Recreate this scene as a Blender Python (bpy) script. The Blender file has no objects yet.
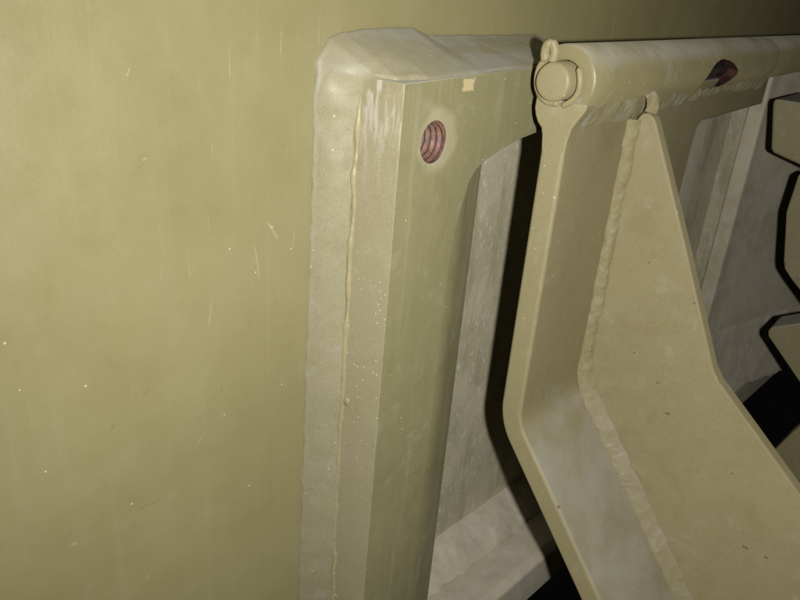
import bpy, bmesh, math, random
from mathutils import Vector, Matrix, noise
random.seed(7)
S = bpy.context.scene
COL = S.collection
PI = math.pi

# ------------------------------------------------------------------ camera
# world: X along the hinge, Y into the wall, Z up (metres); the wall face is Y = 0
CR = Vector((0.63115481, -0.77304750, 0.06357022))     # camera right
CD = Vector((-0.27613023, -0.30051974, -0.91292934))   # camera down
CF = Vector((0.72484185, 0.55864608, -0.40313626))     # camera forward
CP = Vector((-0.4280733, -0.23451274, 0.05138666))
ROLL = .010
CR, CD = (CR - CD * ROLL).normalized(), (CD + CR * ROLL).normalized()
cam_d = bpy.data.cameras.new('camera')
cam_d.shift_x = .0075
cam_d.sensor_width = 36.0
cam_d.lens = 33.075
cam_d.clip_start = 0.01
cam_d.clip_end = 50
cam = bpy.data.objects.new('camera', cam_d)
COL.objects.link(cam)
up = -CD
cam.matrix_world = Matrix(((CR.x, up.x, -CF.x, CP.x), (CR.y, up.y, -CF.y, CP.y), (CR.z, up.z, -CF.z, CP.z), (0, 0, 0, 1)))
S.camera = cam

# ------------------------------------------------------------------ light: the camera's own flash in a dark place
W = bpy.data.worlds.new('World')
S.world = W
W.use_nodes = True
bg = W.node_tree.nodes['Background']
bg.inputs[0].default_value = (1.0, 0.96, 0.9, 1)
bg.inputs[1].default_value = 0.0015
fl = bpy.data.lights.new('camera_flash', 'SPOT')
fl.energy = 9.0
fl.shadow_soft_size = 0.0045
fl.spot_size = math.radians(150)
fl.spot_blend = 1.0
fl.color = (1.0, 0.975, 0.93)
flo = bpy.data.objects.new('camera_flash', fl)
COL.objects.link(flo)
FP = CP + CR * 0.040 + CD * 0.0035
aim = CP + CF * 0.42 + CR * 0.08 - CD * 0.06
flo.matrix_world = Matrix.Translation(FP) @ (FP - aim).to_track_quat('Z', 'Y').to_matrix().to_4x4()

S.view_settings.view_transform = 'Standard'
S.view_settings.look = 'None'
S.view_settings.exposure = 0.0
S.view_settings.gamma = 1.0
S.view_settings.use_curve_mapping = False
S.render.engine = 'CYCLES'
S.cycles.max_bounces = 3

# ------------------------------------------------------------------ materials
class NT:
    def __init__(s, name):
        s.m = bpy.data.materials.new(name)
        s.m.use_nodes = True
        s.t = s.m.node_tree
        s.bsdf = s.t.nodes['Principled BSDF']
        s.pos = s.n('ShaderNodeNewGeometry').outputs['Position']
    def n(s, k): return s.t.nodes.new(k)
    def put(s, sock, v):
        if isinstance(v, bpy.types.NodeSocket): s.t.links.new(v, sock)
        elif isinstance(v, (tuple, list)): sock.default_value = tuple(v) if len(v) == len(sock.default_value) else (*v, 1)
        else: sock.default_value = v
    def math(s, op, a, b=0.0, clamp=False):
        n = s.n('ShaderNodeMath'); n.operation = op; n.use_clamp = clamp
        s.put(n.inputs[0], a); s.put(n.inputs[1], b); return n.outputs[0]
    def scaled(s, sc, off=(0, 0, 0)):
        n = s.n('ShaderNodeMapping'); s.put(n.inputs['Vector'], s.pos)
        n.inputs['Scale'].default_value = sc; n.inputs['Location'].default_value = off
        return n.outputs[0]
    def noise(s, sc, detail=4, rough=.55, vec=None, dist=0):
        n = s.n('ShaderNodeTexNoise'); s.put(n.inputs['Vector'], vec if vec is not None else s.pos)
        n.inputs['Scale'].default_value = sc; n.inputs['Detail'].default_value = detail
        n.inputs['Roughness'].default_value = rough; n.inputs['Distortion'].default_value = dist
        return n.outputs['Fac']
    def voro(s, sc, vec=None):
        n = s.n('ShaderNodeTexVoronoi'); s.put(n.inputs['Vector'], vec if vec is not None else s.pos)
        n.inputs['Scale'].default_value = sc; return n.outputs['Distance'], n.outputs['Color']
    def ramp(s, v, a, b, lo=0.0, hi=1.0):
        n = s.n('ShaderNodeMapRange'); n.interpolation_type = 'SMOOTHSTEP'
        s.put(n.inputs[0], v)
        n.inputs[1].default_value = a; n.inputs[2].default_value = b
        n.inputs[3].default_value = lo; n.inputs[4].default_value = hi
        return n.outputs[0]
    def mix(s, f, a, b):
        n = s.n('ShaderNodeMix'); n.data_type = 'RGBA'
        s.put(n.inputs[0], f); s.put(n.inputs[6], a); s.put(n.inputs[7], b); return n.outputs[2]
    def sep(s, v):
        n = s.n('ShaderNodeSeparateXYZ'); s.put(n.inputs[0], v); return n.outputs
    def bump(s, h, dist, strength=1.0, prev=None):
        n = s.n('ShaderNodeBump'); s.put(n.inputs['Height'], h)
        n.inputs['Distance'].default_value = dist; n.inputs['Strength'].default_value = strength
        if prev is not None: s.put(n.inputs['Normal'], prev)
        return n.outputs[0]

KHAKI = (0.335, 0.285, 0.140)
OLIVE = (0.285, 0.255, 0.120)
GREY = (0.36, 0.355, 0.325)
DUST = (0.47, 0.445, 0.37)

def paint(name, a=KHAKI, b=OLIVE, rough=.5, spec=.4, speck=1.0, dust=0.0, scuff=0.0, scuff_col=GREY, streak=0.0, grain=.10, extra=None, orange=1.0, flat=.25, brush=0.0, mottle=1.0):
    t = NT(name)
    big = t.noise(9, 4, .6)
    c = t.mix(t.ramp(big, .35, .68), a, b)
    # fine grain of matt paint with dust in it
    g = t.noise(1500, 2, .7)
    c2 = t.mix(t.ramp(g, .3, .75), tuple(x * (1 - grain) for x in a), tuple(x * (1 + grain * 1.6) for x in DUST))
    c = t.mix(grain, c, c2)
    m = t.noise(70, 5, .65)
    c = t.mix(t.ramp(m, .52, .8, 0, .18 * mottle), c, DUST)
    c = t.mix(t.ramp(t.noise(24, 6, .7, None, .8), .5, .72, 0, .28 * mottle), c, tuple(x * y for x, y in zip(b, (.80, .74, .66))))
    c = t.mix(t.ramp(m, .46, .2, 0, .25), c, tuple(x * .72 for x in b))
    roughv = rough
    if streak:
        st = t.noise(1, 5, .65, t.scaled((170, 60, 7)))
        c = t.mix(t.ramp(st, .52, .72, 0, streak), c, DUST)
        c = t.mix(t.ramp(st, .45, .25, 0, streak), c, tuple(x * .7 for x in b))
    if scuff:
        s1 = t.noise(38, 6, .68, None, .6)
        s2 = t.noise(1, 6, .7, t.scaled((260, 120, 60)))
        f = t.math('MULTIPLY', t.ramp(s1, .60 - .3 * scuff, .72 - .15 * scuff), t.ramp(s2, .3, .62, .35, 1))
        f = t.math('MULTIPLY', f, min(1, .35 + scuff * .6))
        c = t.mix(f, c, scuff_col)
    if dust:
        nz = t.sep(t.n('ShaderNodeNewGeometry').outputs['Normal'])[2]
        d = t.math('MULTIPLY', t.ramp(nz, .25, .8), t.ramp(t.noise(28, 5, .6), .25, .65, .25, 1))
        c = t.mix(t.math('MULTIPLY', d, dust), c, (0.43, 0.415, 0.36))
    if extra: c = extra(t, c)
    # pale specks and small dark nicks, each a paint flaw
    if speck:
        d, col = t.voro(130)
        r = t.sep(col)
        lim = t.math('MULTIPLY', t.math('POWER', r[1], 5.0), .10)
        on = t.math('MULTIPLY', t.math('GREATER_THAN', r[0], 1 - .09 * speck), t.math('LESS_THAN', d, lim))
        c = t.mix(t.math('MULTIPLY', on, .55), c, (0.58, 0.54, 0.42))
        d, col = t.voro(420)
        r = t.sep(col)
        on = t.math('MULTIPLY', t.math('GREATER_THAN', r[0], 1 - .05 * speck), t.math('LESS_THAN', d, .20))
        c = t.mix(t.math('MULTIPLY', on, .6), c, (0.62, 0.59, 0.48))
        d, col = t.voro(61, t.scaled((1, 1, 1), (3.1, 1.7, .4)))
        r = t.sep(col)
        on = t.math('MULTIPLY', t.math('GREATER_THAN', r[0], 1 - .10 * speck), t.math('LESS_THAN', d, .055))
        c = t.mix(t.math('MULTIPLY', on, .7), c, (0.09, 0.06, 0.035))
    t.put(t.bsdf.inputs['Base Color'], c)
    rv = t.ramp(t.noise(40, 4, .6), .3, .7, max(.05, rough - .07), rough + .1)
    t.put(t.bsdf.inputs['Roughness'], rv)
    t.bsdf.inputs['Specular IOR Level'].default_value = spec
    t.bsdf.inputs['Diffuse Roughness'].default_value = flat
    n1 = t.bump(t.noise(16, 2, .5), .004, .16 * orange)
    if brush: n1 = t.bump(t.noise(1, 4, .6, t.scaled((520, 200, 34))), .0003, brush, n1)
    n3 = t.bump(t.noise(420, 3, .75), .0003, .45 * orange, n1)
    t.put(t.bsdf.inputs['Normal'], n3)
    return t.m

def plain(name, col, col2, rough=.6, metal=0.0, scale=120, bump=.0006):
    t = NT(name)
    n = t.noise(scale, 5, .7)
    t.put(t.bsdf.inputs['Base Color'], t.mix(t.ramp(n, .35, .65), col, col2))
    t.bsdf.inputs['Roughness'].default_value = rough
    t.bsdf.inputs['Metallic'].default_value = metal
    t.put(t.bsdf.inputs['Normal'], t.bump(n, bump, .7))
    return t.m

def wall_marks(t, c):
    # rubbed pale vertical scratches in the paint left of the weld
    p = t.sep(t.pos)
    st = t.noise(1, 3, .6, t.scaled((420, 1, 26)))
    area = t.math('MULTIPLY', t.ramp(p[0], -.30, -.22), t.ramp(p[2], -.20, -.06))
    c = t.mix(t.math('MULTIPLY', t.math('MULTIPLY', t.ramp(st, .64, .74), area), .28), c, (0.52, .48, .36))
    # single scratches and gouges: (x0, z0, x1, z1, half width, pale or dark)
    wob = t.math('MULTIPLY', t.math('SUBTRACT', t.noise(700, 2), .5), .0016)
    for x0, z0, x1, z1, w, pale in ((-0.2197, -0.0512, -0.2127, -0.0617, .0009, 1), (-0.2268, -0.0603, -0.2236, -0.0788, .0007, 1), (-0.2870, -0.1136, -0.2826, -0.1103, .0006, 0), (-0.3014, -0.1222, -0.2994, -0.1203, .0009, 0), (-0.2466, -0.1223, -0.2469, -0.1296, .0003, 0), (-0.2945, -0.1669, -0.2795, -0.1683, .0007, 0), (-0.3231, -0.1671, -0.3201, -0.1670, .0008, 1), (-0.2915, -0.2083, -0.2897, -0.2054, .0006, 1), (-0.2860, -0.0421, -0.2852, -0.0426, .0006, 0), (-0.2796, -0.0164, -0.2771, -0.0157, .0006, 1), (-0.2525, -0.0931, -0.2503, -0.0796, .0004, 1), (-0.2833, 0.0129, -0.2815, 0.0161, .0005, 1), (-0.2121, 0.0302, -0.2126, 0.0167, .0004, 1), (-.2620, -.1500, -.2560, -.1440, .0004, 1)):
        L = math.hypot(x1 - x0, z1 - z0); ux, uz = (x1 - x0) / L, (z1 - z0) / L
        dx = t.math('SUBTRACT', p[0], (x0 + x1) / 2); dz = t.math('SUBTRACT', p[2], (z0 + z1) / 2)
        al = t.math('ABSOLUTE', t.math('ADD', t.math('MULTIPLY', dx, ux), t.math('MULTIPLY', dz, uz)))
        ac = t.math('ABSOLUTE', t.math('ADD', t.math('ADD', t.math('MULTIPLY', dx, -uz), t.math('MULTIPLY', dz, ux)), wob))
        q = t.math('MULTIPLY', t.ramp(ac, w, w * .3), t.ramp(al, L * .55, L * .25))
        c = t.mix(t.math('MULTIPLY', q, .22 if pale else .30), c, (0.52, .48, .34) if pale else (.15, .12, .06))
    return c

def block_marks(t, c):
    # pale washer print round the threaded hole, one bare square chip by the top edge
    p = t.sep(t.pos)
    dx = t.math('SUBTRACT', p[0], -.1520); dz = t.math('SUBTRACT', p[2], -.0165)
    r = t.math('SQRT', t.math('ADD', t.math('MULTIPLY', dx, dx), t.math('MULTIPLY', dz, dz)))
    r = t.math('ADD', r, t.math('MULTIPLY', t.math('SUBTRACT', t.noise(90, 4), .5), .009))
    f = t.math('MULTIPLY', t.ramp(r, .0180, .0115), t.ramp(p[1], -.0392, -.0398))
    c = t.mix(t.math('MULTIPLY', f, .42), c, (0.45, .41, .28))
    ax = t.math('ABSOLUTE', t.math('SUBTRACT', p[0], -.1322)); az = t.math('ABSOLUTE', t.math('SUBTRACT', p[2], .0075))
    q = t.math('MAXIMUM', t.math('MULTIPLY', ax, .62), az)
    q = t.math('ADD', q, t.math('MULTIPLY', t.math('SUBTRACT', t.noise(500, 2), .5), .003))
    c = t.mix(t.math('MULTIPLY', t.ramp(q, .0031, .0024), .8), c, (0.55, .45, .25))
    return c

def recess_marks(t, c):
    # olive paint next to the block, rubbed to grey primer with fine white scratches further right
    p = t.sep(t.pos)
    x = t.math('ADD', t.math('ADD', p[0], .004), t.math('MULTIPLY', t.math('SUBTRACT', t.noise(30, 4), .5), .03))
    f = t.ramp(x, -.110, -.095)
    m = t.noise(26, 6, .65)
    c = t.mix(t.math('MULTIPLY', f, t.ramp(m, .30, .66, .45, .95)), c, (0.54, 0.50, 0.36))
    s1 = t.noise(1, 5, .7, t.scaled((420, 200, 120)), 1.2)
    s2 = t.noise(1, 5, .7, t.scaled((60, 40, 9), (2, 3, 1)))
    c = t.mix(t.math('MULTIPLY', f, t.ramp(s1, .555, .66, 0, .8)), c, (0.78, 0.76, 0.68))
    c = t.mix(t.math('MULTIPLY', f, t.ramp(s2, .50, .66, 0, .7)), c, (0.34, 0.315, 0.185))
    return c

M = {}
M['wall'] = paint('khaki_gloss_paint', (.240, .215, .100), (.215, .190, .082), rough=.45, spec=.8, speck=.09, streak=.04, grain=.06, extra=wall_marks, flat=.5, brush=.14, mottle=.35, orange=.7)
M['block'] = paint('khaki_block_paint', (.222, .204, .098), (.188, .178, .084), rough=.44, spec=.45, speck=.4, streak=.16, dust=.85, scuff=.10, scuff_col=(.36, .35, .27), brush=.25, grain=.10, extra=block_marks)
def weld_marks(t, c):
    # the top run is rubbed to grey primer
    p = t.sep(t.pos)
    f = t.math('MULTIPLY', t.ramp(p[2], .009, .014), t.ramp(t.noise(40, 5, .65, t.scaled((.4, 1, 1)), .6), .40, .62, .15, .85))
    f = t.math('MULTIPLY', f, t.ramp(p[0], -.19, -.13, .3, 1))
    return t.mix(f, c, (.315, .305, .25))
M['weld'] = paint('grey_khaki_weld_paint', (.248, .224, .126), (.232, .212, .124), rough=.47, spec=.45, speck=.5, scuff=.30, scuff_col=(.32, .305, .235), grain=.16, extra=weld_marks, orange=.55)
M['top_weld'] = paint('grey_primer_weld', (.285, .265, .165), (.27, .25, .15), rough=.5, spec=.4, speck=.5, dust=.35, scuff=.6, scuff_col=(.36, .355, .31), grain=.12)
M['ridge'] = paint('paint_run', (.31, .27, .15), (.28, .245, .135), rough=.4, spec=.45, speck=.3, grain=.06)
M['arm'] = paint('tan_arm_paint', (.282, .244, .122), (.256, .220, .106), rough=.55, spec=.32, speck=.45, dust=.9, scuff=.08, scuff_col=(.36, .34, .26), grain=.14, flat=.05, brush=.15)
def gusset_marks(t, c):
    p = t.sep(t.pos)
    wob = t.math('MULTIPLY', t.math('SUBTRACT', t.noise(600, 3), .5), .0035)
    for k, (y, z) in enumerate(GMARKS):
        dy = t.math('SUBTRACT', p[1], y); dz = t.math('MULTIPLY', t.math('SUBTRACT', p[2], z), 1.8)
        r = t.math('ADD', t.math('SQRT', t.math('ADD', t.math('MULTIPLY', dy, dy), t.math('MULTIPLY', dz, dz))), wob)
        w = .0022 if k < 5 else .0012
        c = t.mix(t.math('MULTIPLY', t.ramp(r, w, w * .4), .65), c, (.13, .075, .03))
    return c
GMARKS = ((-0.1316, -0.1863), (-0.1021, -0.2263), (-0.1236, -0.2460), (-0.2077, -0.2533), (-0.1955, -0.2531), (-0.1300, -0.1108), (-0.0993, -0.0946), (-0.1762, -0.2079), (-0.1022, -0.1545), (-0.1213, -0.1683))
M['gusset'] = paint('tan_gusset_paint', (.288, .246, .126), (.262, .223, .112), rough=.58, spec=.3, speck=.9, scuff=.08, scuff_col=(.40, .37, .27), grain=.14, extra=gusset_marks)
M['tube'] = paint('khaki_tube_paint', (.240, .210, .100), (.205, .182, .084), rough=.42, spec=.42, speck=.5, dust=.6, scuff=.12, scuff_col=(.42, .41, .36), grain=.10, flat=.5, brush=.3)
M['tube_weld'] = paint('rough_khaki_weld', (.27, .235, .12), (.22, .195, .095), rough=.42, spec=.5, speck=.8, scuff=.3, scuff_col=(.48, .47, .43), grain=.12)
M['bead'] = paint('tan_weld_bead', (.282, .242, .124), (.255, .220, .108), rough=.6, spec=.3, speck=.4, dust=.8, scuff=.15, scuff_col=(.42, .40, .33), grain=.10)
M['pin'] = paint('tan_pin_paint', (.285, .240, .124), (.262, .220, .112), rough=.5, spec=.35, speck=.7, grain=.12)
M['recess'] = paint('scuffed_recess_paint', (.31, .285, .16), (.27, .25, .13), rough=.5, spec=.35, speck=.6, streak=.25, grain=.12, extra=recess_marks)
def ledge_marks(t, c):
    c = t.mix(t.ramp(t.noise(22, 5, .65), .50, .70, 0, .4), c, (0.46, .42, .32))
    c = t.mix(t.ramp(t.noise(60, 4, .6), .52, .72, 0, .35), c, (0.36, .34, .28))
    return c
M['ledge'] = paint('dusty_ledge_paint', (.60, .54, .41), (.56, .51, .39), rough=.6, spec=.3, speck=.8, scuff=.4, scuff_col=(.70, .67, .57), grain=.2, extra=ledge_marks)
def edge_marks(t, c):
    p = t.sep(t.pos)
    f = t.math('MULTIPLY', t.ramp(p[2], -.045, .012), t.ramp(t.noise(1, 5, .65, t.scaled((1, 260, 45))), .48, .62))
    return t.mix(t.math('MULTIPLY', f, .7), c, (.50, .48, .42))
M['cut_edge'] = paint('rough_cut_edge_paint', (.272, .242, .140), (.252, .226, .130), rough=.6, spec=.3, speck=1.2, grain=.16, extra=edge_marks)
M['rib'] = paint('worn_beige_rib_paint', (.66, .60, .43), (.50, .45, .30), rough=.5, spec=.35, speck=.5, scuff=.6, scuff_col=(.68, .65, .55), streak=.5)
M['rust'] = plain('rust', (.016, .014, .016), (.12, .05, .04), .45, .2, 75)
M['thread'] = plain('rusty_thread', (.25, .125, .075), (.095, .062, .055), .55, .1, 260, .0006)
M['bore'] = plain('dark_bore', (.13, .085, .085), (.22, .13, .12), .55, .3, 300)
M['burnt'] = plain('burnt_steel', (.03, .03, .035), (.10, .075, .08), .35, .6, 160)

# ------------------------------------------------------------------ helpers
def fin(o, smooth=40):
    me = o.data
    for p in me.polygons: p.use_smooth = True
    me.set_sharp_from_angle(angle=math.radians(smooth))
    return o
FRAME = None      # (origin, size) of the assembly being built; None = wall coordinates
def obj(name, verts, faces, mat, parent=None, smooth=40):
    if FRAME: verts = [FRAME[0] + Vector(v) * FRAME[1] for v in verts]
    me = bpy.data.meshes.new(name)
    me.from_pydata([tuple(v) for v in verts], [], faces)
    bm = bmesh.new(); bm.from_mesh(me)
    bmesh.ops.recalc_face_normals(bm, faces=bm.faces)
    bm.to_mesh(me); bm.free()
    o = bpy.data.objects.new(name, me)
    COL.objects.link(o)
    me.materials.append(mat)
    o.parent = parent
    return fin(o, smooth)
def thing(name, label, cat, loc):
    o = bpy.data.objects.new(name, None)
    COL.objects.link(o)
    o.empty_display_size = .02
    o['label'] = label; o['category'] = cat
    return o
def bevel(o, w, seg=3, ang=30):
    b = o.modifiers.new('bevel', 'BEVEL'); b.width = w; b.segments = seg
    b.limit_method = 'ANGLE'; b.angle_limit = math.radians(ang); b.harden_normals = True
    return o
def prism(name, prof, axis, a, b, mat, parent=None, bev=0, seg=3, smooth=40):
    """closed outline swept straight: axis 'x' takes (y,z) outlines, 'y' takes (x,z)"""
    n = len(prof)
    def P(p, k): return (k, p[0], p[1]) if axis == 'x' else (p[0], p[1], k) if axis == 'z' else (p[0], k, p[1])
    v = [P(p, a) for p in prof] + [P(p, b) for p in prof]
    f = [list(range(n)), list(range(2 * n - 1, n - 1, -1))] + [[i, (i + 1) % n, n + (i + 1) % n, n + i] for i in range(n)]
    o = obj(name, v, f, mat, parent, smooth)
    if bev: bevel(o, bev, seg)
    return o
def lerp(a, b, t): return a + (b - a) * t
def path_eval(pts, u):
    """point on a polyline of equal-length tuples, by arc length of the first three values"""
    L = [0]
    for i in range(1, len(pts)): L.append(L[-1] + (Vector(pts[i][:3]) - Vector(pts[i - 1][:3])).length)
    s = u * L[-1]
    for i in range(1, len(pts)):
        if s <= L[i] + 1e-12:
            t = (s - L[i - 1]) / max(1e-9, L[i] - L[i - 1]); break
    return [lerp(a, b, t) for a, b in zip(pts[i - 1], pts[i])], s
def ribbon(name, pts, mat, parent, step=.0016, nv=16, bulge=.002, amp=.0008, freq=140, ripple=0, period=.006, toe=.0015, ridges=0, seed=0, lump=0, lumpf=60, damp=False):
    """weld bead: pts are (toe1 xyz, toe2 xyz, outward xyz); real relief comes from displaced rings"""
    Ltot = sum((Vector(pts[i][:3]) - Vector(pts[i - 1][:3])).length for i in range(1, len(pts)))
    nu = max(8, int(Ltot / step))
    V = []; F = []
    for i in range(nu + 1):
        q, s = path_eval(pts, i / nu)
        bm_ = q[9] if len(q) > 9 else 1.0
        A, B, N = Vector(q[0:3]), Vector(q[3:6]), Vector(q[6:9]).normalized()
        d = (B - A).normalized()
        w1 = noise.noise((s * 90 + seed, 3.1, seed)) * toe + noise.noise((s * 300, 8.1, seed)) * toe * .12
        w2 = noise.noise((s * 80, 11.7, seed + 5)) * toe + noise.noise((s * 330, 1.1, seed)) * toe * .12
        A2 = A - d * w1; B2 = B + d * w2
        big = 1 + lump * noise.noise((s * lumpf, seed * 1.7, 2.2))
        for j in range(nv + 1):
            v = j / nv
            p = A2.lerp(B2, v)
            h = bulge * bm_ * big * (math.sin(PI * v) ** .75 if 0 < v < 1 else 0)
            if ripple:
                ph = s / period + .9 * (v - .5) ** 2 * 2 + .35 * noise.noise((s * 120, seed, 0))
                h += ripple * bm_ * (abs((ph % 1) - .5) * 2) ** 1.5 * math.sin(PI * v)
            edge = min(1, min(v, 1 - v) * 6)
            h += edge * amp * (bm_ if damp else 1) * (noise.noise(p * freq + Vector((seed, 0, 0))) + .5 * noise.noise(p * freq * 2.7))
            if ridges:
                h += ridges * (.6 + .8 * noise.noise((s * 70, seed, 9))) * (math.exp(-((v - .05) / .05) ** 2) + 0.6 * math.exp(-((v - .95) / .05) ** 2))
            if j in (0, nv): h -= .0008
            V.append(p + N * h)
    for i in range(nu):
        for j in range(nv):
            a = i * (nv + 1) + j
            F.append((a, a + 1, a + nv + 2, a + nv + 1))
    return obj(name, V, F, mat, parent, 80)
def bead(name, pts, rad, mat, parent, step=.0012, ns=10, amp=.35, freq=90, seed=0, squash=1.0):
    """thin run of paint or wire-like bead along a polyline of points"""
    P = [(*p, 0) for p in pts]
    Ltot = sum((Vector(pts[i]) - Vector(pts[i - 1])).length for i in range(1, len(pts)))
    nu = max(6, int(Ltot / step)); V = []; F = []
    for i in range(nu + 1):
        q, s = path_eval(P, i / nu); c = Vector(q[:3])
        q0, _ = path_eval(P, max(0, i - 1) / nu); q1, _ = path_eval(P, min(nu, i + 1) / nu)
        T = (Vector(q1[:3]) - Vector(q0[:3])).normalized()
        U = T.cross(Vector((.31, 1, .17))).normalized(); Wv = T.cross(U)
        r = rad * (1 + amp * noise.noise((s * freq, seed, 1)) + amp * .6 * noise.noise((s * freq * 3, seed, 4)))
        if amp: c = c + U * rad * .9 * noise.noise((s * 60, seed, 7))
        if i in (0, nu): r *= .3
        for k in range(ns):
            a = 2 * PI * k / ns
            V.append(c + U * math.cos(a) * r + Wv * math.sin(a) * r * squash)
    for i in range(nu):
        for k in range(ns):
            F.append((i * ns + k, i * ns + (k + 1) % ns, (i + 1) * ns + (k + 1) % ns, (i + 1) * ns + k))
    F.append(list(range(ns))); F.append([nu * ns + k for k in range(ns)])
    return obj(name, V, F, mat, parent, 80)
def lathe_x(name, prof, cy, cz, mat, parent=None, n=72, smooth=40, closed=False):
    """outline of (x, r) turned about an axis along X"""
    V = []; F = []; m = len(prof)
    for i in range(n):
        a = 2 * PI * i / n
        for x, r in prof: V.append((x, cy + math.cos(a) * r, cz + math.sin(a) * r))
    for i in range(n):
        k = (i + 1) % n
        for j in range(m if closed else m - 1):
            j2 = (j + 1) % m
            F.append((i * m + j, i * m + j2, k * m + j2, k * m + j))
    if not closed:
        for e in (0, m - 1):
            if prof[e][1] > 0: F.append([i * m + e for i in range(n)])
    return obj(name, V, F, mat, parent, smooth)
def cut(o, cutter):
    """subtract cutter; cut faces keep the cutter's material"""
    b = o.modifiers.new('cut', 'BOOLEAN'); b.object = cutter; b.solver = 'EXACT'; b.operation = 'DIFFERENCE'
    b.material_mode = 'TRANSFER'
    dg = bpy.context.evaluated_depsgraph_get()
    me = bpy.data.meshes.new_from_object(o.evaluated_get(dg))
    o.modifiers.clear(); old = o.data; o.data = me; me.name = o.name
    bpy.data.objects.remove(cutter)
    return fin(o, 35)
def cyl_y(x, z, r, y0, y1, mat, n=48):
    V = [(x + math.cos(2 * PI * i / n) * r, y, z + math.sin(2 * PI * i / n) * r) for y in (y0, y1) for i in range(n)]
    F = [list(range(n)), list(range(n, 2 * n))] + [(i, (i + 1) % n, n + (i + 1) % n, n + i) for i in range(n)]
    return obj('cutter', V, F, mat)

# ------------------------------------------------------------------ the setting: wall plate, recess, ledge
wall = prism('wall', [(-.75, .5), (1.7, .5), (1.7, .006), (-.125, .006), (-.125, -.9), (-.75, -.9)], 'y', 0, .016, M['wall'], None, .0012)
wall['kind'] = 'structure'
RY = .022
SKEW = -.086      # the recess runs out of true with the wall
recess = prism('recess_wall', [(-.20, .02), (1.7, .02), (1.7, -.55), (-.20, -.55)], 'y', 0, .012, M['recess'])
recess['kind'] = 'structure'
recess.location = (.035, RY, 0); recess.rotation_euler = (0, 0, SKEW)
prism('rib', [(.385, -.017), (.385, -.034), (.425, -.035), (.66, -.105), (.66, -.017)], 'z', -.40, .015, M['rib'], recess, .003)
prism('rib', [(.393, .015), (.60, .015), (.60, -.40), (.393, -.40)], 'y', -.0168, .002, M['recess'], recess, .002)
prism('rib', [(.255, .015), (.315, .015), (.315, -.40), (.255, -.40)], 'y', -.008, .002, M['rib'], recess, .002)
ribbon('corner_weld', [(-.18, .001, -.383, -.18, -.030, -.4025, 0, -.6, .8), (1.0, .001, -.375, 1.0, -.034, -.392, 0, -.6, .8)],
       M['ledge'], recess, step=.0025, nv=14, bulge=.001, amp=.0022, freq=60, toe=.004, seed=3)
ribbon('mud_fillet', [(.20, .001, -.372, .24, -.046, -.396, 0, -.6, .8), (.36, -.020, -.345, .36, -.047, -.3945, 0, -.8, .6), (.40, -.0345, -.318, .40, -.047, -.394, 0, -.9, .45), (.43, -.0365, -.312, .43, -.050, -.394, 0, -.9, .45), (.62, -.094, -.300, .62, -.110, -.391, 0, -.9, .45)],
       M['ledge'], recess, step=.002, nv=20, bulge=.002, amp=.0016, freq=45, toe=.006, seed=31)
ledge = prism('ledge', [(.12, -.402), (-.012, -.402), (-.040, -.395), (-.047, -.399), (-.038, -.455), (.12, -.455)], 'x', -.35, 1.0, M['ledge'], None, .0025)
ledge['kind'] = 'structure'
ledge.location = (.035, 0, 0); ledge.rotation_euler = (0, -.0118, SKEW)

# ------------------------------------------------------------------ mounting block welded to the wall
BL = thing('mounting_block', 'khaki L-shaped steel block with rusty threaded hole, welded to the wall', 'block', (0, 0, 0))
arc = [(-.014, -.0145), (-.0425, -.0205), (-.060, -.0222), (-.078, -.0240), (-.096, -.0275), (-.108, -.0308), (-.1165, -.0345), (-.1215, -.0400), (-.1260, -.0520), (-.1295, -.0660), (-.1315, -.085)]
body = prism('block_body', [(-.180, .0105), (-.014, .0145)] + arc + [(-.134, -.52), (-.184, -.52)], 'y', -.040, .002, M['block'], BL)
body.data.materials.append(M['cut_edge'])
# the leg's inner side is rolled over in a wide radius
roll = []
x, y, ang = -.1330, -.0396, 0.0
for k in range(30):
    roll.append((x, y))
    ang = min(20, ang + 3.4) if k < 18 else min(88, ang + 9)
    st = .0025 if k < 18 else .0022
    x += st * math.cos(math.radians(ang)); y += st * math.sin(math.radians(ang))
ZR = (-.0330, -.05, -.07, -.085, -.20, -.35, -.52); V = []; F = []
for (x, y) in roll:
    for z in ZR: V.append((x - .0025 * (-z / .52), y + .0006 * noise.noise((x * 90, z * 25, 4)) * min(1, (x + .133) * 60), z))
nz_ = len(ZR)
for k in range(len(roll) - 1):
    for q in range(nz_ - 1): F.append((k * nz_ + q, k * nz_ + q + 1, k * nz_ + q + 1 + nz_, k * nz_ + q + nz_))
obj('rolled_edge', V, F, M['block'], BL, 60)
HX, HZ, HR = -.1555, -.0165, .0096
cut(body, cyl_y(HX, HZ, HR, -.06, -.012, M['bore']))
for p in body.data.polygons:
    if p.normal.x < -.9 and len(p.vertices) == 4 and p.center.x < -.175: p.material_index = list(body.data.materials).index(M['cut_edge'])
bevel(body, .0005, 2, 40)
# threads in the hole: a helical ridge
V = []; F = []; ns = 48; turns = 8.2; tot = int(ns * turns); pit = .0034
for i in range(tot + 1):
    a = 2 * PI * i / ns; y = -.0425 + pit * i / ns
    for dy, r in ((-pit * .46, HR + .0003), (-.0002, HR - .0013), (.0002, HR - .0013), (pit * .46, HR + .0003)):
        V.append((HX + math.cos(a) * (r if y + dy > -.0394 else HR + .0004), max(-.0394, y + dy), HZ + math.sin(a) * (r if y + dy > -.0394 else HR + .0004)))
for i in range(tot):
    for j in range(3):
        q = i * 4 + j; F.append((q, q + 1, q + 5, q + 4))
obj('thread', V, F, M['thread'], BL, 25)
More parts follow.
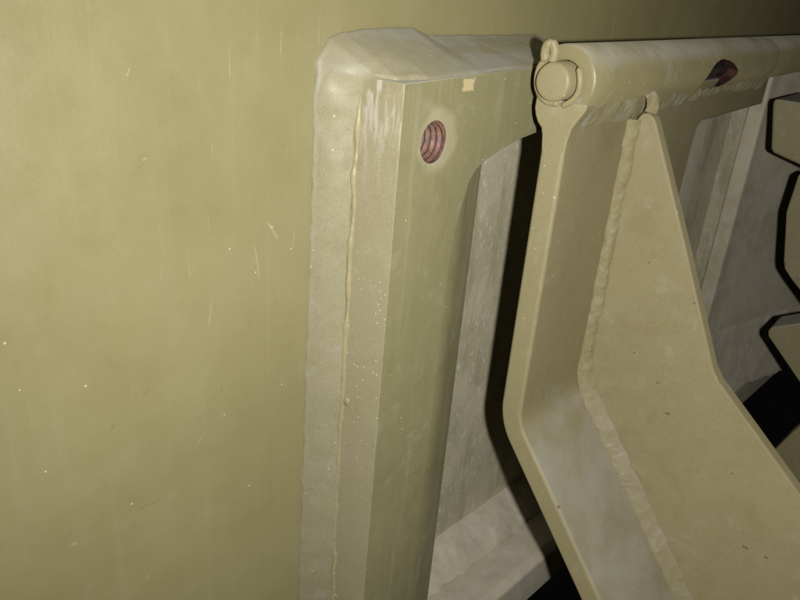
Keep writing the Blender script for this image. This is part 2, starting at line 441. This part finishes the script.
# left fillet weld, top fillet weld, corner lump, paint runs
wl = [(-.1960, 0, -.52, -.1842, -.0180, -.52, -.75, -.66, 0, 1), (-.1950, 0, -.30, -.1824, -.0175, -.30, -.75, -.66, 0, 1), (-.1935, 0, -.10, -.1810, -.0150, -.10, -.75, -.66, 0, 1), (-.1932, 0, -.02, -.1804, -.0150, -.015, -.75, -.66, 0, 1.2),
      (-.1940, 0, .004, -.1803, -.0165, .002, -.75, -.6, .2, 1.3), (-.1925, 0, .016, -.1800, -.0190, .0075, -.6, -.6, .5, 1.3), (-.186, 0, .0245, -.1785, -.024, .0105, -.4, -.6, .7, 1.2), (-.177, 0, .0275, -.1745, -.031, .0112, -.15, -.55, .82, 1.0),
      (-.160, 0, .0288, -.160, -.0385, .0109, 0, -.5, .86, .6), (-.130, 0, .0295, -.130, -.0388, .0117, 0, -.5, .86, .6), (-.1160, 0, .0255, -.116, -.0388, .0120, 0, -.5, .86, .3), (-.04, 0, .0250, -.04, -.0388, .0139, 0, -.5, .86, .3), (-.006, 0, .0250, -.006, -.0388, .0146, 0, -.5, .86, .3)]
ribbon('weld', wl, M['weld'], BL, step=.0011, nv=26, bulge=.0012, amp=.0004, freq=65, toe=.0013, ridges=.0007, seed=1, lump=.6)
runs = [(-.1801, -.0156, .006 - .012 * i + 0.0) for i in range(45)]
runs = [(x - .0001 - .0042 * max(0, -z) / .52, y + .0012 * noise.noise((z * 60, 2, 0)) - (.0016 if z < -.25 else 0), z) for x, y, z in runs]
bead('paint_run', runs, .0013, M['ridge'], BL, amp=.6, freq=90, seed=4)
# small spatter balls on the block's edge
bm = bmesh.new()
for (y, z, r) in ((-.0185, -.152, .0023), (-.022, -.155, .0012), (-.017, -.255, .0017), (-.019, -.286, .0015), (-.0165, -.11, .0012), (-.028, -.118, .0008), (-.03, -.20, .0007), (-.019, -.30, .0013)):
    m = bmesh.ops.create_icosphere(bm, subdivisions=2, radius=r)
    for v in m['verts']: v.co = Vector((v.co.x * .7, v.co.y, v.co.z * 1.2)) * (1 + .25 * noise.noise(v.co * 900)) + Vector((-.1803 - .004 * max(0, (-z - .1)) / .2 * .5, y, z))
me = bpy.data.meshes.new('weld_spatter'); bm.to_mesh(me); bm.free()
o = bpy.data.objects.new('weld_spatter', me); COL.objects.link(o); me.materials.append(M['weld']); o.parent = BL; fin(o, 80); o['kind'] = 'stuff'

# ------------------------------------------------------------------ hinge arm: tube, bent flange, gusset, weld beads
# the hinge stands clear of the wall: end of its tube (axis at y -.0215 in its own frame) and its size
FRAME = (Vector((-.0856, -.0469, .0103)), .80)
AR = thing('hinge_bracket', 'tan steel hinge arm with bent flange and triangular gusset under the long tube', 'hinge bracket', (0, 0, 0))
TY, TR = -.0215, .0215
tube = lathe_x('hinge_tube', [(.0, .0125), (.0, TR - .0022), (.0007, TR - .0008), (.0022, TR)] + [(.0022 + i * .0448 / 2, TR) for i in range(1, 20)] + [(.4310, TR), (.4318, TR - .0006), (.4322, .0125)], TY, 0, M['tube'], AR, 96, 40, closed=True)
# torch-cut teardrop opening on the front of the tube
td = []
for (x, z) in ((.225, -.0207), (.2150, -.0175), (.2080, -.010), (.2140, -.001), (.2280, .0055), (.2460, .0072), (.2680, .0045), (.2870, -.0010), (.2950, -.0065), (.2900, -.0110), (.2800, -.0165), (.2600, -.0200)):
    td.append((x, z))
sm = []
for i in range(len(td)):
    p0, p1, p2, p3 = td[i - 1], td[i], td[(i + 1) % len(td)], td[(i + 2) % len(td)]
    for t in (0, .25, .5, .75):
        sm.append(tuple(.5 * (2 * p1[k] + (p2[k] - p0[k]) * t + (2 * p0[k] - 5 * p1[k] + 4 * p2[k] - p3[k]) * t * t + (3 * p1[k] - p0[k] - 3 * p2[k] + p3[k]) * t ** 3) + .0004 * math.sin(i * 5 + t * 9 + k) for k in (0, 1)))
cut(tube, prism('cutter', sm, 'y', -.06, TY - .004, M['rust']))
core = lathe_x('tube_lining', [(.14, .0129), (.14, .0120), (.36, .0120), (.36, .0129)], TY, 0, M['burnt'], AR, 48, closed=True)
# flange: flat below the tube, then bent outwards; one continuous bent bar with a narrow lip running on to the right
T2 = .0085
cl = [(-.0215, -.012), (-.0215, -.215)]
import bisect
bend0, bend1 = 0.0, math.atan2(.123, .159)
rb = .045; cy, cz = -.0215 - rb, -.232
for i in range(0, 9):
    a = bend1 * i / 8
    cl.append((cy + rb * math.cos(a), cz - rb * math.sin(a)))
d = (-math.sin(bend1), -math.cos(bend1))
cl.append((cl[-1][0] + d[0] * .45, cl[-1][1] + d[1] * .45))
def offs(k):
    r = []
    for i, p in enumerate(cl):
        a = cl[max(0, i - 1)]; b = cl[min(len(cl) - 1, i + 1)]
        t = Vector((b[0] - a[0], b[1] - a[1])).normalized()
        r.append((p[0] - t.y * k * -1, p[1] + t.x * k * -1))
    return r
front = offs(T2); back = offs(-T2)
if front[0][0] > back[0][0]: front, back = back, front
flange = prism('flange', front + back[::-1], 'x', .0002, .135, M['arm'], AR, .0022, 3, 25)
top = [(-.0300, -.012), (-.0300, -.2), (-.0130, -.2), (-.0130, -.012)]
prism('flange_lip', [(.1352, -.012), (.465, -.012), (.465, -.0475), (.268, -.0475), (.258, -.052), (.2545, -.062), (.248, -.19), (.1352, -.19)], 'y', -.0300, -.0132, M['arm'], AR, .0015)
GX = .100
gus = [(-.034, -.030), (-.0365, -.0255), (-.0415, -.0248), (-.0462, -.0275), (-.049, -.0325), (-.087, -.1095), (-.1285, -.1960), (-.1345, -.2045), (-.2006, -.261), (-.36, -.399), (-.36, -.66), (-.034, -.262), (-.029, -.24), (-.029, -.05)]
prism('gusset', gus, 'x', GX, GX + .012, M['gusset'], AR, .0014, 3)
# weld between gusset and flange: blobs down the straight part, wide dusty bead beyond the bend
def fl_front(z):
    pts = front
    for i in range(1, len(pts)):
        if pts[i][1] <= z <= pts[i - 1][1]:
            t = (z - pts[i][1]) / (pts[i - 1][1] - pts[i][1]); return pts[i][0] + (pts[i - 1][0] - pts[i][0]) * t
    return pts[-1][0]
zs = [-.030, -.036, -.046, -.08, -.12, -.16, -.19, -.215, -.235, -.255, -.275, -.31, -.36, -.42, -.50]
wp = []
for z in zs:
    y = fl_front(z); e = .0074 + (.002 if z < -.22 else 0) + (.0012 if z < -.25 else 0)
    ny = fl_front(z - .002) - y
    t = Vector((0, ny, -.002)).normalized(); nn = Vector((0, t.z, -t.y)).normalized()
    if nn.y > 0: nn = -nn
    wp.append((GX - e, y + .0004, z, GX + .0004, y + nn.y * e * 1.0, z + nn.z * e * 1.0, -.7, nn.y * .7, nn.z * .7, 1.0 if z > -.22 else .55 if z > -.24 else .22))
ribbon('gusset_weld', wp, M['bead'], AR, step=.0008, nv=16, bulge=.0024, amp=.0012, freq=120, ripple=.0007, period=.012, toe=.0024, seed=6, lump=.8, lumpf=42, damp=True)
# weld between tube and flange
ribbon('tube_weld', [(.003, -.0385, -.0125, .003, -.0302, -.027, 0, -.85, -.5), (.05, -.0375, -.0140, .05, -.0302, -.031, 0, -.85, -.5), (.12, -.0375, -.0140, .12, -.0302, -.031, 0, -.85, -.5), (.17, -.0360, -.0155, .17, -.0300, -.030, 0, -.85, -.5), (.22, -.0325, -.0185, .22, -.0300, -.0265, 0, -.85, -.5), (.34, -.0325, -.0185, .34, -.0300, -.0255, 0, -.85, -.5), (.36, -.036, -.0155, .36, -.0300, -.0285, 0, -.85, -.5), (.432, -.037, -.0145, .432, -.0300, -.030, 0, -.85, -.5)],
       M['tube_weld'], AR, step=.0010, nv=16, bulge=.0006, amp=.0010, freq=95, ripple=.0002, period=.009, toe=.003, seed=12, lump=.6)
ribbon('apex_weld', [(GX - .006, -.0385, -.0120, GX - .004, -.040, -.0235, -.2, -1, -.2), (GX + .005, -.041, -.0100, GX + .004, -.046, -.0255, 0, -1, -.1), (GX + .022, -.0385, -.0120, GX + .016, -.040, -.0260, .2, -1, -.2)],
       M['bead'], AR, step=.0006, nv=14, bulge=.0014, amp=.0011, freq=190, toe=.0015, seed=17, lump=.5, lumpf=200)
# weld at the end of the tube, with the drooping blob left of the arm
neck = [(-.0048, -.0120), (-.0046, -.0187), (-.0060, -.0235), (-.0082, -.0275), (-.0112, -.0305), (-.0126, -.0345), (-.0140, -.0560), (-.0290, -.0560), (-.0306, -.0360), (-.0325, -.0275), (-.0359, -.0215), (-.0395, -.0160), (-.0400, -.0120)]
nk = prism('neck', neck, 'x', -.0003, .010, M['arm'], AR, 0, 4, 60)
for v in nk.data.vertices:      # the neck runs out flush with the flange
    zl = (v.co.z - FRAME[0].z) / FRAME[1]
    if zl < -.05 and v.co.x < FRAME[0].x + .004: v.co.x = FRAME[0].x + .0014
bevel(nk, .0012, 4)
# ------------------------------------------------------------------ hinge pin and its split pin
PN = thing('hinge_pin', 'round tan pin head in the end of the hinge tube', 'pin', (0, 0, 0))
lathe_x('pin_head', [(.10, .0116), (-.0082, .0116), (-.0094, .0112), (-.0101, .0103), (-.0104, .0091), (-.0104, 0.0)], TY + .0022, -.0006, M['pin'], PN, 72, 50)
SP = thing('split_pin', 'flattened split pin wrapped round the pin head, its eye on top', 'split pin', (0, 0, 0))
def arcpts(r, a0, a1, x0, x1, n=24, dr=0.0):
    return [(lerp(x0, x1, i / n), TY + .0022 - math.cos(lerp(a0, a1, i / n)) * (r + dr * i / n), math.sin(lerp(a0, a1, i / n)) * (r + dr * i / n)) for i in range(n + 1)]
R_ = math.radians
# angles are seen from the left end: 0 = towards the viewer's right (-Y), 90 = up, 180 = left
bead('leg', arcpts(.0146, R_(112), R_(282), -.0024, -.0016, 40), .0022, M['pin'], SP, ns=12, amp=.08, squash=.9)
bead('leg', arcpts(.0150, R_(38), R_(-72), -.0022, -.0016, 30, .0004), .0021, M['pin'], SP, ns=12, amp=.08, squash=.9)
eye = []
for i in range(29):
    a = R_(-64 + 308 * i / 28)
    eye.append((-.0044 - .0006 * math.sin(a), TY + .0098 - math.cos(a) * .0029, .0150 + math.sin(a) * .0056))
bead('eye', eye, .0029, M['pin'], SP, ns=14, amp=.05)

# ------------------------------------------------------------------ next hinge tube, far bracket, lower plate
HT = lathe_x('hinge_tube', [(.4335, .0125), (.4335, .0195), (.4345, .0208), (.4360, .0214), (.95, .0214), (.95, .0125)], TY, 0, M['tube'], None, 72, 40, closed=True)
HT['label'] = 'second length of khaki hinge tube, continuing beyond the joint at the right edge'; HT['category'] = 'hinge tube'
FB = thing('far_bracket', 'dim tan bracket cut off by the right edge, with stepped rounded outline', 'bracket', (.5, 0, 0))
prism('hanging_lug', [(-.0325, -.044), (-.0325, -.050), (-.0435, -.0985), (-.0465, -.1025), (-.19, -.139), (-.19, -.044)], 'x', .5, .62, M['arm'], FB, .003)
prism('arm_plate', [(-.079, -.120), (-.078, -.165), (-.0905, -.222), (-.094, -.231), (-.103, -.240), (-.175, -.300), (-.20, -.29), (-.1, -.12)], 'x', .5, .53, M['gusset'], FB, .002)
prism('lower_plate', [(-.0985, -.306), (-.0965, -.312), (-.0985, -.318), (-.150, -.366), (-.26, -.47), (-.30, -.40), (-.17, -.265)], 'x', .5, .55, M['arm'], FB, .002)
prism('spine', [(-.165, -.10), (-.20, -.10), (-.215, -.45), (-.19, -.45)], 'x', .53, .552, M['arm'], FB, .002)
LP = prism('lower_rail', [(-.139, -.475), (-.1566, -.4285), (-.26, -.20), (-.40, -.20), (-.40, -.62), (-.139, -.62)], 'x', .5, .52, M['arm'], None, .002)
LP['label'] = 'dull olive plate low at the right edge, below the black gap'; LP['category'] = 'plate'
